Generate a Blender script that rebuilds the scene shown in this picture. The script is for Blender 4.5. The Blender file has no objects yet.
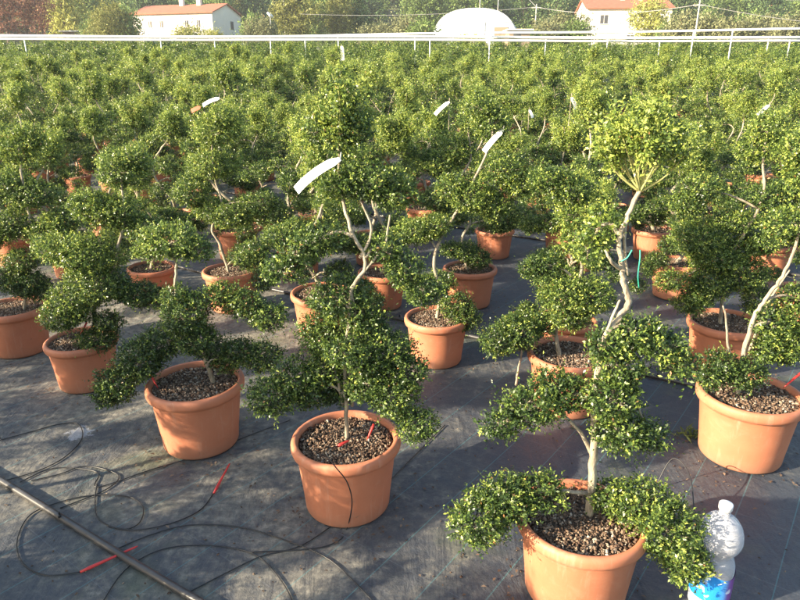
import bpy, math, random
import numpy as np
from mathutils import Vector, Matrix
random.seed(7); RNG = np.random.default_rng(11)
S = bpy.context.scene
COL = S.collection
R = math.radians
# ------------------------------------------------------------------ camera
FPX = 652.0; PITCH = math.atan(230/652); CH = 1.49
cam = bpy.data.objects.new('camera', bpy.data.cameras.new('camera')); COL.objects.link(cam)
cam.location = (0, 0, CH); cam.rotation_euler = (math.pi/2-PITCH, 0, 0)
cam.data.sensor_width = 36; cam.data.lens = 36*FPX/800; cam.data.clip_end = 2000; cam.data.clip_start = .05
S.camera = cam
def ray(x, y):
    a = (x-400)/FPX; b = (300-y)/FPX
    return a, math.cos(PITCH)+b*math.sin(PITCH), -math.sin(PITCH)+b*math.cos(PITCH)
def atz(x, y, z=0.0):
    dx, dy, dz = ray(x, y); t = (z-CH)/dz
    return Vector((dx*t, dy*t, z))
def aty(x, y, Y):
    dx, dy, dz = ray(x, y); t = Y/dy
    return Vector((dx*t, Y, CH+dz*t)), t/FPX          # point, metres per pixel
def proj(v):
    d = v[2]-CH; zc = v[1]*math.cos(PITCH)-d*math.sin(PITCH); yc = v[1]*math.sin(PITCH)+d*math.cos(PITCH)
    return 400+FPX*v[0]/zc, 300-FPX*yc/zc
def g(Y):
    t = max(0.0, min(Y, 40.0)-6); z = .065*t*t/(t+4)
    if Y > 40: z += (Y-40)*.045
    if Y > 150: z += .16*(Y-150)**1.0*min(1, (Y-150)/30)
    return z
# ------------------------------------------------------------------ materials
def mat(name):
    m = bpy.data.materials.new(name); m.use_nodes = True
    nt = m.node_tree; b = nt.nodes['Principled BSDF']
    return m, nt, b
def N(nt, t, **k):
    n = nt.nodes.new(t)
    for a, v in k.items():
        if a in n.inputs: n.inputs[a].default_value = v
        else: setattr(n, a, v)
    return n
def ramp(nt, stops, fac=None):
    r = nt.nodes.new('ShaderNodeValToRGB'); e = r.color_ramp.elements
    while len(e) < len(stops): e.new(.5)
    for q, (p, c) in zip(e, stops): q.position = p; q.color = (*c, 1)
    if fac is not None: nt.links.new(fac, r.inputs['Fac'])
    return r
def noise(nt, scale, detail=6, rough=.6, vec=None, dist=0):
    n = N(nt, 'ShaderNodeTexNoise', Scale=scale, Detail=detail, Roughness=rough, Distortion=dist)
    if vec is not None: nt.links.new(vec, n.inputs['Vector'])
    return n
def bump(nt, b, h, strength=.4, dist=.01):
    u = N(nt, 'ShaderNodeBump', Strength=strength, Distance=dist)
    nt.links.new(h, u.inputs['Height']); nt.links.new(u.outputs['Normal'], b.inputs['Normal']); return u
def mixc(nt, f, a, b, mode='MIX'):
    m = nt.nodes.new('ShaderNodeMix'); m.data_type = 'RGBA'; m.blend_type = mode
    for s, v in ((m.inputs[0], f), (m.inputs[6], a), (m.inputs[7], b)):
        if isinstance(v, (int, float)): s.default_value = v
        elif isinstance(v, tuple): s.default_value = (*v, 1)
        else: nt.links.new(v, s)
    return m.outputs[2]
def mth(nt, op, a, b=None, c=None):
    m = nt.nodes.new('ShaderNodeMath'); m.operation = op
    for i, v in enumerate((a, b, c)):
        if v is None: continue
        if isinstance(v, (int, float)): m.inputs[i].default_value = v
        else: nt.links.new(v, m.inputs[i])
    return m.outputs[0]
def simple(name, col, rough=.5, metal=0, var=.15, nscale=8):
    m, nt, b = mat(name)
    tc = N(nt, 'ShaderNodeTexCoord'); n = noise(nt, nscale, vec=tc.outputs['Object'])
    r = ramp(nt, [(.25, tuple(c*(1-var) for c in col)), (.75, tuple(min(1, c*(1+var)) for c in col))], n.outputs['Fac'])
    nt.links.new(r.outputs[0], b.inputs['Base Color']); b.inputs['Roughness'].default_value = rough
    b.inputs['Metallic'].default_value = metal
    return m
def leafmat(name, stops, trans=.3, rough=.38, spec=.5):
    m, nt, b = mat(name)
    a = N(nt, 'ShaderNodeAttribute', attribute_name='tint')
    oi = N(nt, 'ShaderNodeObjectInfo')
    f = mth(nt, 'ADD', a.outputs['Fac'], mth(nt, 'MULTIPLY', mth(nt, 'SUBTRACT', oi.outputs['Random'], .5), .2 if name != 'leaf' else .13))
    r = ramp(nt, stops, f)
    dry = mixc(nt, mth(nt, 'GREATER_THAN', a.outputs['Fac'], 1.5), r.outputs[0], (.34, .17, .07))
    nt.links.new(dry, b.inputs['Base Color'])
    b.inputs['Roughness'].default_value = rough; b.inputs['Specular IOR Level'].default_value = spec
    tr = N(nt, 'ShaderNodeBsdfTranslucent')
    hs = N(nt, 'ShaderNodeHueSaturation', Saturation=1.0, Value=1.3); nt.links.new(r.outputs[0], hs.inputs['Color'])
    nt.links.new(hs.outputs[0], tr.inputs['Color'])
    mx = N(nt, 'ShaderNodeMixShader'); mx.inputs[0].default_value = trans
    nt.links.new(b.outputs[0], mx.inputs[1]); nt.links.new(tr.outputs[0], mx.inputs[2])
    nt.links.new(mx.outputs[0], nt.nodes['Material Output'].inputs['Surface'])
    return m
M = {}
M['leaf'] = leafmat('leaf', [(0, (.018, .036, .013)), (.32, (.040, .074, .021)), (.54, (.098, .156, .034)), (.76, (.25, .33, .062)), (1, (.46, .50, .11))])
M['tree_green'] = leafmat('tree_green', [(0, (.09, .12, .035)), (.5, (.17, .25, .065)), (1, (.31, .40, .12))], .25, .6, .3)
M['tree_dark'] = leafmat('tree_dark', [(0, (.05, .075, .035)), (.5, (.10, .165, .055)), (1, (.19, .28, .09))], .2, .6, .3)
M['tree_olive'] = leafmat('tree_olive', [(0, (.11, .11, .03)), (.5, (.22, .23, .06)), (1, (.4, .4, .12))], .25, .6, .3)
M['tree_red'] = leafmat('tree_red', [(0, (.10, .045, .03)), (.5, (.22, .10, .06)), (1, (.32, .17, .10))], .25, .6, .3)
M['tree_yellow'] = leafmat('tree_yellow', [(0, (.2, .2, .05)), (.5, (.38, .39, .09)), (1, (.52, .5, .16))], .25, .6, .3)
M['scrub'] = leafmat('scrub', [(0, (.10, .11, .05)), (.5, (.2, .21, .1)), (1, (.34, .34, .18))], .2, .7, .2)
M['weed'] = leafmat('weed', [(0, (.06, .09, .02)), (1, (.22, .24, .07))], .3, .6, .3)

# terracotta coloured plastic
m, nt, b = mat('terracotta'); M['pot'] = m
tc = N(nt, 'ShaderNodeTexCoord'); oi = N(nt, 'ShaderNodeObjectInfo')
off = N(nt, 'ShaderNodeVectorMath', operation='ADD'); cx = N(nt, 'ShaderNodeCombineXYZ')
nt.links.new(mth(nt, 'MULTIPLY', oi.outputs['Random'], 37.0), cx.inputs[0])
nt.links.new(tc.outputs['Object'], off.inputs[0]); nt.links.new(cx.outputs[0], off.inputs[1])
n1 = noise(nt, 5, 6, .6, off.outputs[0]); n2 = noise(nt, 60, 4, .7, off.outputs[0]); n3 = noise(nt, 13, 8, .75, off.outputs[0], 1.2)
r1 = ramp(nt, [(.3, (.37, .13, .066)), (.7, (.47, .175, .09))], n1.outputs['Fac'])
dust = ramp(nt, [(.52, (0, 0, 0)), (.78, (.55, .55, .55))], n3.outputs['Fac'])
sx = N(nt, 'ShaderNodeSeparateXYZ'); nt.links.new(tc.outputs['Object'], sx.inputs[0])
low = N(nt, 'ShaderNodeMapRange'); low.inputs[1].default_value = .07; low.inputs[2].default_value = 0.0; low.inputs[3].default_value = 0; low.inputs[4].default_value = .7
nt.links.new(sx.outputs[2], low.inputs[0])
dirt = mth(nt, 'MULTIPLY', low.outputs[0], n2.outputs['Fac'])
c = mixc(nt, mth(nt, 'MULTIPLY', dust.outputs[0], .55), r1.outputs[0], (.5, .3, .2))
c = mixc(nt, dirt, c, (.2, .15, .11))
ms = N(nt, 'ShaderNodeMapping'); ms.inputs['Scale'].default_value = (22, 22, 2.2); nt.links.new(off.outputs[0], ms.inputs[0]); n4 = noise(nt, 1.2, 5, .7, ms.outputs[0])
st_ = ramp(nt, [(.56, (0, 0, 0)), (.72, (.4, .4, .4))], n4.outputs['Fac']); c = mixc(nt, st_.outputs[0], c, (.50, .31, .22))
n5 = noise(nt, 34, 3, .5, off.outputs[0], .4); spk = ramp(nt, [(.70, (0, 0, 0)), (.73, (.6, .6, .6))], n5.outputs['Fac']); c = mixc(nt, spk.outputs[0], c, (.16, .10, .07))
c = mixc(nt, mth(nt, 'MULTIPLY', mth(nt, 'SUBTRACT', oi.outputs['Random'], .3), .22), c, (.30, .10, .055))
nt.links.new(c, b.inputs['Base Color']); b.inputs['Roughness'].default_value = .62
bump(nt, b, n2.outputs['Fac'], .12, .004)

m, nt, b = mat('soil'); M['soil'] = m
tc = N(nt, 'ShaderNodeTexCoord'); n1 = noise(nt, 70, 6, .7, tc.outputs['Object'])
r1 = ramp(nt, [(.3, (.06, .038, .025)), (.6, (.13, .09, .06)), (.8, (.26, .2, .14))], n1.outputs['Fac'])
nt.links.new(r1.outputs[0], b.inputs['Base Color']); b.inputs['Roughness'].default_value = .95
bump(nt, b, n1.outputs['Fac'], 1, .02)
m, nt, b = mat('chunks'); M['chunk'] = m
a = N(nt, 'ShaderNodeAttribute', attribute_name='tint')
r1 = ramp(nt, [(0, (.06, .035, .022)), (.45, (.13, .078, .048)), (.75, (.21, .145, .095)), (.92, (.30, .235, .17)), (1, (.42, .37, .30))], a.outputs['Fac'])
nt.links.new(r1.outputs[0], b.inputs['Base Color']); b.inputs['Roughness'].default_value = .9
m, nt, b = mat('bark'); M['bark'] = m
tc = N(nt, 'ShaderNodeTexCoord'); mp = N(nt, 'ShaderNodeMapping'); mp.inputs['Scale'].default_value = (60, 60, 14)
nt.links.new(tc.outputs['Object'], mp.inputs[0]); n1 = noise(nt, 1, 6, .7, mp.outputs[0])
r1 = ramp(nt, [(.3, (.13, .10, .07)), (.48, (.28, .235, .17)), (.72, (.46, .41, .31))], n1.outputs['Fac'])
nt.links.new(r1.outputs[0], b.inputs['Base Color']); b.inputs['Roughness'].default_value = .8; bump(nt, b, n1.outputs['Fac'], .9, .006)
M['stem'] = simple('green_stem', (.30, .30, .11), .7, var=.2)
M['bark_dark'] = simple('bark_dark', (.12, .09, .065), .9, nscale=2)
M['black'] = simple('black_plastic', (.018, .018, .019), .42, var=.4)
M['blackpipe'] = simple('black_pipe_plastic', (.05, .048, .048), .38, var=.4, nscale=20)
M['red'] = simple('red_plastic', (.55, .035, .03), .4)
M['tag'] = simple('white_tag', (.78, .78, .76), .5, var=.05)
M['tagred'] = simple('tag_red', (.6, .12, .06), .5)
M['tie'] = simple('green_tie', (.03, .32, .22), .5)
M['whitepipe'] = simple('white_pipe', (.8, .8, .8), .4, var=.04)
M['galv'] = simple('galvanised', (.5, .5, .5), .45, .5, var=.1)
M['wall'] = simple('wall_render', (.66, .62, .55), .9, var=.06, nscale=.6)
M['roof'] = simple('roof_tiles', (.34, .12, .065), .85, var=.25, nscale=2)
M['window'] = simple('window_glass', (.08, .08, .09), .15)
M['film'] = simple('greenhouse_film', (.62, .65, .70), .35, var=.04, nscale=.5)
M['wood'] = simple('weathered_wood', (.25, .19, .13), .9)
M['conc'] = simple('pole_concrete', (.42, .4, .36), .9)
M['wire'] = simple('wire', (.35, .34, .33), .6)
M['carpaint'] = simple('car_paint_grey', (.2, .22, .26), .3, .3)
M['tyre'] = simple('tyre', (.03, .03, .03), .8)
M['cap'] = simple('white_cap', (.82, .82, .84), .35, var=.03)
# bottle
m, nt, b = mat('bottle_plastic'); M['pet'] = m
b.inputs['Transmission Weight'].default_value = 1; b.inputs['Roughness'].default_value = .06; b.inputs['IOR'].default_value = 1.25
b.inputs['Base Color'].default_value = (.93, .95, .98, 1)
tp = N(nt, 'ShaderNodeBsdfDiffuse'); tp.inputs[0].default_value = (.8, .82, .88, 1)
mx = N(nt, 'ShaderNodeMixShader'); mx.inputs[0].default_value = .26
nt.links.new(b.outputs[0], mx.inputs[1]); nt.links.new(tp.outputs[0], mx.inputs[2]); nt.links.new(mx.outputs[0], nt.nodes['Material Output'].inputs[0])
m, nt, b = mat('bottle_label'); M['blabel'] = m
tc = N(nt, 'ShaderNodeTexCoord'); sx = N(nt, 'ShaderNodeSeparateXYZ'); nt.links.new(tc.outputs['Object'], sx.inputs[0])
mr = N(nt, 'ShaderNodeMapRange'); mr.inputs[1].default_value = -.05; mr.inputs[2].default_value = .05; nt.links.new(sx.outputs[0], mr.inputs[0])
r1 = ramp(nt, [(0, (.01, .17, .55)), (.45, (.02, .22, .62)), (.62, (.08, .25, .6)), (.75, (.2, .06, .32)), (1, (.12, .03, .2))], mr.outputs[0])
n1 = noise(nt, 28, 3, .5, tc.outputs['Object'], 1.5); w = ramp(nt, [(.6, (0, 0, 0)), (.66, (1, 1, 1))], n1.outputs['Fac'])
nt.links.new(mixc(nt, mth(nt, 'MULTIPLY', w.outputs[0], .7), r1.outputs[0], (.75, .82, .9)), b.inputs['Base Color']); b.inputs['Roughness'].default_value = .3

m = bpy.data.materials.new('haze'); m.use_nodes = True; nt = m.node_tree; nt.nodes.clear(); M['haze'] = m
pv = nt.nodes.new('ShaderNodeVolumePrincipled'); pv.inputs['Color'].default_value = (.9, .93, 1, 1); pv.inputs['Density'].default_value = .0005; pv.inputs['Anisotropy'].default_value = .2
nt.links.new(pv.outputs[0], nt.nodes.new('ShaderNodeOutputMaterial').inputs['Volume'])
# woven ground cover fabric
m, nt, b = mat('ground_fabric'); M['fabric'] = m
tc = N(nt, 'ShaderNodeTexCoord'); O = tc.outputs['Object']
AZ = R(36.7)
sx = N(nt, 'ShaderNodeSeparateXYZ'); nt.links.new(O, sx.inputs[0])
wob = noise(nt, .8, 2, .5, O)
q = mth(nt, 'ADD', mth(nt, 'SUBTRACT', mth(nt, 'MULTIPLY', sx.outputs[0], math.cos(AZ)), mth(nt, 'MULTIPLY', sx.outputs[1], math.sin(AZ))), mth(nt, 'MULTIPLY', wob.outputs['Fac'], .02))
p_ = mth(nt, 'ADD', mth(nt, 'MULTIPLY', sx.outputs[0], math.sin(AZ)), mth(nt, 'MULTIPLY', sx.outputs[1], math.cos(AZ)))
fr = mth(nt, 'FRACT', mth(nt, 'DIVIDE', mth(nt, 'ADD', q, 20.336), .17))
line = mth(nt, 'LESS_THAN', mth(nt, 'ABSOLUTE', mth(nt, 'SUBTRACT', fr, .5)), .011)
fr2 = mth(nt, 'FRACT', mth(nt, 'DIVIDE', mth(nt, 'ADD', p_, 20.2), .31))
line2 = mth(nt, 'LESS_THAN', mth(nt, 'ABSOLUTE', mth(nt, 'SUBTRACT', fr2, .5)), .005)
big = noise(nt, .9, 5, .6, O, .6); med = noise(nt, 3.2, 9, .68, O, 1.2); fine = noise(nt, 26, 8, .7, O); gr = noise(nt, 160, 3, .6, O)
n_g = noise(nt, 1.6, 4, .6, O)
dm = mth(nt, 'ADD', mth(nt, 'MULTIPLY', big.outputs['Fac'], .5), mth(nt, 'MULTIPLY', med.outputs['Fac'], .5))
dm = mth(nt, 'ADD', dm, mth(nt, 'MULTIPLY', mth(nt, 'SUBTRACT', fine.outputs['Fac'], .5), .28))
# more dust on the left of the aisle, its tan also painting sunlit patches
mr = N(nt, 'ShaderNodeMapRange'); mr.inputs[1].default_value = .7; mr.inputs[2].default_value = -.6; mr.inputs[3].default_value = -.07; mr.inputs[4].default_value = .07
nt.links.new(sx.outputs[0], mr.inputs[0]); dm = mth(nt, 'ADD', dm, mr.outputs[0])
base = ramp(nt, [(.3, (.026, .032, .044)), (.7, (.047, .056, .072))], gr.outputs['Fac'])
dr = ramp(nt, [(.40, (.04, .04, .04)), (.50, (.2, .2, .2)), (.59, (.6, .6, .6)), (.70, (1, 1, 1))], dm)
dc = ramp(nt, [(.35, (.11, .10, .082)), (.5, (.18, .165, .13)), (.66, (.29, .265, .21))], fine.outputs['Fac'])
c = mixc(nt, dr.outputs[0], base.outputs[0], dc.outputs[0])
gm = ramp(nt, [(.56, (0, 0, 0)), (.7, (.6, .6, .6))], n_g.outputs['Fac'])
c = mixc(nt, mth(nt, 'MULTIPLY', gm.outputs[0], .7), c, (.11, .13, .05))
c = mixc(nt, mth(nt, 'MULTIPLY', line, .36), c, (.08, .24, .25))
c = mixc(nt, mth(nt, 'MULTIPLY', line2, .3), c, (.14, .15, .16))
# pale spilt lime mark
sub = N(nt, 'ShaderNodeVectorMath', operation='DISTANCE'); nt.links.new(O, sub.inputs[0]); wp = atz(80, 433); sub.inputs[1].default_value = wp
sp = mth(nt, 'ADD', sub.outputs['Value'], mth(nt, 'MULTIPLY', mth(nt, 'SUBTRACT', fine.outputs['Fac'], .5), .22))
c = mixc(nt, mth(nt, 'MULTIPLY', mth(nt, 'LESS_THAN', sp, .05), .4), c, (.55, .55, .58))
nt.links.new(c, b.inputs['Base Color'])
rr = N(nt, 'ShaderNodeMapRange'); rr.inputs[3].default_value = .55; rr.inputs[4].default_value = .9; nt.links.new(dr.outputs[0], rr.inputs[0]); nt.links.new(rr.outputs[0], b.inputs['Roughness'])
mq = N(nt, 'ShaderNodeMapping'); mq.inputs['Rotation'].default_value = (0, 0, .6); mq.inputs['Scale'].default_value = (9, 1.6, 1); nt.links.new(O, mq.inputs[0]); wr = noise(nt, 1, 4, .55, mq.outputs[0], .8)
wv = mth(nt, 'ADD', mth(nt, 'ADD', mth(nt, 'MULTIPLY', med.outputs['Fac'], 1.0), mth(nt, 'MULTIPLY', wr.outputs['Fac'], 1.1)), mth(nt, 'MULTIPLY', fine.outputs['Fac'], .4))
bump(nt, b, wv, .55, .02)
# grassland
m, nt, b = mat('grassland'); M['grassland'] = m
tc = N(nt, 'ShaderNodeTexCoord'); O = tc.outputs['Object']; n1 = noise(nt, .05, 6, .6, O); n2 = noise(nt, 1.5, 8, .7, O)
r1 = ramp(nt, [(.35, (.06, .075, .025)), (.5, (.12, .14, .04)), (.65, (.2, .18, .07))], n1.outputs['Fac'])
r2 = ramp(nt, [(.3, (.5, .5, .5)), (.7, (1.2, 1.2, 1.2))], n2.outputs['Fac'])
nt.links.new(mixc(nt, 1.0, r1.outputs[0], r2.outputs[0], 'MULTIPLY'), b.inputs['Base Color']); b.inputs['Roughness'].default_value = .95
bump(nt, b, n2.outputs['Fac'], 1, .3)

# ------------------------------------------------------------------ mesh helpers
def mk(name, verts, faces, m, parent=None, smooth=False, tint=None, loc=None):
    me = bpy.data.meshes.new(name)
    verts = np.asarray(verts, dtype=np.float32).reshape(-1, 3)
    if isinstance(faces, np.ndarray):
        nf, k = faces.shape
        me.vertices.add(len(verts)); me.vertices.foreach_set('co', verts.ravel())
        me.loops.add(nf*k); me.loops.foreach_set('vertex_index', faces.astype(np.int32).ravel())
        me.polygons.add(nf); me.polygons.foreach_set('loop_start', np.arange(0, nf*k, k, dtype=np.int32))
        me.polygons.foreach_set('loop_total', np.full(nf, k, dtype=np.int32))
        me.update(calc_edges=True)
    else:
        me.from_pydata([tuple(map(float, v)) for v in verts], [], [tuple(int(i) for i in f) for f in faces]); me.update()
    if tint is not None:
        a = me.attributes.new('tint', 'FLOAT', 'FACE'); a.data.foreach_set('value', np.asarray(tint, dtype=np.float32))
    if smooth: me.polygons.foreach_set('use_smooth', [True]*len(me.polygons))
    me.materials.append(M[m])
    o = bpy.data.objects.new(name, me); COL.objects.link(o)
    if parent is not None: o.parent = parent
    if loc is not None: o.location = loc
    return o
def tagp(o, label=None, cat=None, group=None, kind=None):
    if label: o['label'] = label
    if cat: o['category'] = cat
    if group: o['group'] = group
    if kind: o['kind'] = kind
    return o
def empty(name, loc, rz=0):
    o = bpy.data.objects.new(name, None); o.empty_display_size = .2; COL.objects.link(o); o.location = loc; o.rotation_euler = (0, 0, rz); return o
class MB:
    def __init__(s): s.v = []; s.f = []
    def add(s, v, f):
        n = len(s.v); s.v += [tuple(q) for q in v]; s.f += [tuple(i+n for i in q) for q in f]
    def box(s, a, b):
        x0, y0, z0 = a; x1, y1, z1 = b
        s.add([(x0, y0, z0), (x1, y0, z0), (x1, y1, z0), (x0, y1, z0), (x0, y0, z1), (x1, y0, z1), (x1, y1, z1), (x0, y1, z1)],
              [(0, 3, 2, 1), (4, 5, 6, 7), (0, 1, 5, 4), (1, 2, 6, 5), (2, 3, 7, 6), (3, 0, 4, 7)])
    def tube(s, pts, rad, seg=8, cap=True):
        pts = [Vector(p) for p in pts]; n = len(pts)
        rad = [rad]*n if isinstance(rad, (int, float)) else rad
        base = len(s.v); up = Vector((.13, .2, .97)).normalized(); prev = None
        for i, p in enumerate(pts):
            d = (pts[min(i+1, n-1)]-pts[max(i-1, 0)])
            d = d.normalized() if d.length > 1e-9 else Vector((0, 0, 1))
            if prev is None:
                a = d.cross(up)
                if a.length < .05: a = d.cross(Vector((1, 0, 0)))
                a.normalize()
            else:
                a = prev-d*prev.dot(d); a.normalize()
            prev = a; c = d.cross(a)
            for k in range(seg):
                t = 2*math.pi*k/seg; s.v.append(tuple(p+(a*math.cos(t)+c*math.sin(t))*rad[i]))
        for i in range(n-1):
            for k in range(seg):
                a0 = base+i*seg+k; a1 = base+i*seg+(k+1) % seg
                s.f.append((a0, a1, a1+seg, a0+seg))
        if cap:
            s.f.append(tuple(base+k for k in range(seg))[::-1]); s.f.append(tuple(base+(n-1)*seg+k for k in range(seg)))
    def lathe(s, prof, seg=48, c=(0, 0)):
        base = len(s.v)
        for r, z in prof:
            for k in range(seg):
                t = 2*math.pi*k/seg; s.v.append((c[0]+r*math.cos(t), c[1]+r*math.sin(t), z))
        for i in range(len(prof)-1):
            for k in range(seg):
                a0 = base+i*seg+k; a1 = base+i*seg+(k+1) % seg
                s.f.append((a0, a1, a1+seg, a0+seg))
    def build(s, name, m, parent=None, smooth=False, loc=None): return mk(name, s.v, s.f, m, parent, smooth, None, loc)
def smooth_path(pts, n=6, closed=False):
    pts = [Vector(p) for p in pts]; out = []
    for i in range(len(pts)-1):
        p0 = pts[max(i-1, 0)]; p1 = pts[i]; p2 = pts[i+1]; p3 = pts[min(i+2, len(pts)-1)]
        for k in range(n):
            t = k/n
            out.append(.5*((2*p1)+(p2-p0)*t+(2*p0-5*p1+4*p2-p3)*t*t+(3*p1-p0-3*p2+p3)*t**3))
    out.append(pts[-1]); return out
def nrm(a): return a/np.maximum(np.linalg.norm(a, axis=1, keepdims=True), 1e-9)
def leaves(blobs, size, count_scale=1.0, young_lit=0.0, shoots=0.0, rng=None, cover=2.6):  # paler tint means new growth, and also sunlit pads painted into leaf colour
    """blobs: list of (centre, radii). Small folded leaves in sprigs through the outer part of each clipped cloud."""
    rng = rng or RNG; V = []; T = []
    for c, rd in blobs:
        c = np.array(c, float); rd = np.array(rd, float)
        area = 4*math.pi*((((rd[0]*rd[1])**1.6+(rd[0]*rd[2])**1.6+(rd[1]*rd[2])**1.6)/3)**(1/1.6))
        n = int(cover*area/(size*size*.45)*count_scale); ns = max(6, n//7)
        d = nrm(rng.normal(size=(ns, 3)))
        ph = rng.uniform(0, 6.28, 8); k1 = rng.normal(size=(5, 3))*3.2
        lump = sum(np.sin(d@k1[i]+ph[i]) for i in range(5))/5
        rr = (1-np.abs(rng.normal(size=ns))*.26).clip(.12, 1.1)*(1+.31*lump)
        rr = rr*np.where(d[:, 2] < -.3, .85, 1)*(1+np.abs(rng.normal(size=ns))*.06)
        sp = c+d*rd*rr[:, None]
        out = nrm(d/rd*rd.mean())
        sd = nrm(out*1.0+rng.normal(size=(ns, 3))*.55+np.array([0, 0, .35]))
        long_ = rng.random(ns) < shoots+.05
        sl = size*rng.uniform(1.2, 2.6, ns)*np.where(long_, 2.6, 1)
        st = rng.random(ns)
        pale = (rng.random(ns) < .12+young_lit*.3)*1.0
        reps = 7
        u = (np.arange(reps)/(reps-1))[None, :]*np.ones((ns, 1))
        P = sp[:, None, :]+sd[:, None, :]*(sl[:, None]*u)[:, :, None]
        P = P+rng.normal(size=P.shape)*size*.22
        P = P.reshape(-1, 3); SD = np.repeat(sd, reps, 0); OUT = np.repeat(out, reps, 0)
        L = len(P)
        ld = nrm(SD*.55+rng.normal(size=(L, 3))*.75+OUT*.25)
        nn = OUT*.9+np.array([0, 0, .5])+rng.normal(size=(L, 3))*.55
        w = nrm(np.cross(ld, nn)); nn = np.cross(w, ld)
        ln = size*rng.uniform(.6, 1.4, L); wd = ln*rng.uniform(.42, .56, L)
        a = P; tip = P+ld*ln[:, None]-nn*(ln*.12)[:, None]
        mid = P+ld*(ln*.48)[:, None]
        l = mid+w*(wd*.5)[:, None]+nn*(wd*.18)[:, None]; r = mid-w*(wd*.5)[:, None]+nn*(wd*.18)[:, None]
        V.append(np.stack([a, l, tip, r], 1).reshape(-1, 3))
        rad = np.repeat(rr, reps).clip(0, 1.2)
        t = .12+.30*np.repeat(st, reps)+.22*u.ravel()*1.0*np.repeat(rad > .75, 1)+.42*np.repeat(pale, reps)*(.4+.6*u.ravel())+young_lit*.3+rng.normal(size=L)*.07
        T.append(t)
    V = np.concatenate(V); T = np.concatenate(T).clip(0, .95); T = np.where(rng.random(len(T)) < .006, 2.0, T)
    F = np.arange(len(V)).reshape(-1, 4)
    return V, F, T
def chunk_mesh(n, rad, z, size, rng, sq=False, spread=None):
    a = rng.uniform(0, 6.28, n); r = rad*np.sqrt(rng.random(n))
    c = np.stack([r*np.cos(a), r*np.sin(a), np.full(n, z)+rng.uniform(-.2, .6, n)*size], 1)
    if spread is not None: c = spread
    s = size*rng.uniform(.35, 1.3, n)
    ax = nrm(rng.normal(size=(n, 3))); bx = nrm(np.cross(ax, rng.normal(size=(n, 3)))); cx_ = np.cross(ax, bx)
    e = np.stack([ax*(s*rng.uniform(.5, 1.1, n))[:, None], bx*(s*rng.uniform(.3, .8, n))[:, None], cx_*(s*rng.uniform(.15, .5, n))[:, None]], 1)
    corner = np.array([[-1, -1, -1], [1, -1, -1], [1, 1, -1], [-1, 1, -1], [-1, -1, 1], [1, -1, 1], [1, 1, 1], [-1, 1, 1]])*.5
    V = c[:, None, :]+np.einsum('kj,njd->nkd', corner, e); V = V*1.0+rng.normal(size=V.shape)*size*.07
    f = np.array([(0, 3, 2, 1), (4, 5, 6, 7), (0, 1, 5, 4), (1, 2, 6, 5), (2, 3, 7, 6), (3, 0, 4, 7)])
    F = (np.arange(n)[:, None, None]*8+f[None]).reshape(-1, 4)
    T = np.repeat(rng.random(n), 6)
    return V.reshape(-1, 3), F, T

# ------------------------------------------------------------------ the pot
PR, PH = .185, .272       # rim radius and height
def pot_mesh(seg):
    b = MB()
    b.lathe([(0.001, .001), (.135, .001), (.143, .006), (.147, .014), (.150, .05), (.161, .150), (.1675, .205), (.169, .213), (.1705, .218), (.1705, .228),
             (.180, .231), (.186, .236), (.1885, .245), (.1885, .258), (.186, .266), (.181, .271), (.175, .2725), (.169, .271), (.165, .266), (.163, .255), (.160, .222), (.152, .20)], seg)
    return b
def add_pot(root, lod, s, rng, rz=0):
    seg = 72 if lod == 0 else (36 if lod == 1 else 18)
    b = pot_mesh(seg); v = np.array(b.v)
    th = np.arctan2(v[:, 1], v[:, 0]); v[:, :2] *= (1+.008*np.sin(2*th+rng.uniform(0, 6)))[:, None]; v[:, 2] += .002*np.sin(th+1)*(v[:, 2] > .2)
    o = mk('pot', v*s, b.f, 'pot', root, True)
    if lod < 3:
        n = 28 if lod == 0 else 12; vv = []; ff = []
        zt = .246
        for i in range(n+1):
            r = .1635*i/n
            for k in range(n*2):
                t = math.pi*k/n; vv.append((r*math.cos(t), r*math.sin(t), zt+.014*math.cos(r/.1635*1.5)-.008+rng.normal()*.0018))
        for i in range(n):
            for k in range(n*2):
                a = i*n*2+k; c = i*n*2+(k+1) % (n*2); ff.append((a, a+n*2, c+n*2, c))
        so = mk('soil', np.array(vv)*s, ff, 'soil', root, True)
        V, F, T = chunk_mesh(2600 if lod == 0 else 420, .158, zt+.002, .011 if lod == 0 else .017, rng)
        mk('bark_mulch', V*s, F, 'chunk', so, False, T)
    return o
def branch(b, pts, r0, r1, seg=7, n=5, jit=.004):
    pp = smooth_path(pts, n); k = len(pp)
    pp = [p+Vector((random.gauss(0, jit), random.gauss(0, jit), 0))*(0 < i < k-1) for i, p in enumerate(pp)]
    b.tube(pp, [r0+(r1-r0)*i/(k-1) for i in range(k)], seg)
def tag_strip(root, p, d, length=.15, width=.028, curl=.5, mat_='tag', normal=(0, -.6, .8)):
    """curved plastic plant label hanging from p towards d"""
    d = Vector(d).normalized(); n = Vector(normal); n = (n-d*n.dot(d)).normalized(); w = d.cross(n)
    v = []; f = []; K = 12; c = Vector(p); a = -curl/2*1.0
    for i in range(K+1):
        dd = d*math.cos(a)-n*math.sin(a); nn = n*math.cos(a)+d*math.sin(a)
        hw = width*(.5 if i > 1 else .22+.14*i)
        for s1 in (-1, 1):
            for s2 in (-1, 1): v.append(c+w*hw*s1+nn*.0006*s2)
        c = c+dd*length/K; a += curl/K
    for i in range(K):
        q = i*4
        f += [(q, q+4, q+6, q+2), (q+1, q+3, q+7, q+5), (q, q+1, q+5, q+4), (q+2, q+6, q+7, q+3)]
    f += [(0, 2, 3, 1), (K*4, K*4+1, K*4+3, K*4+2)]
    return mk('plant_tag', v, f, mat_, root)

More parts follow.
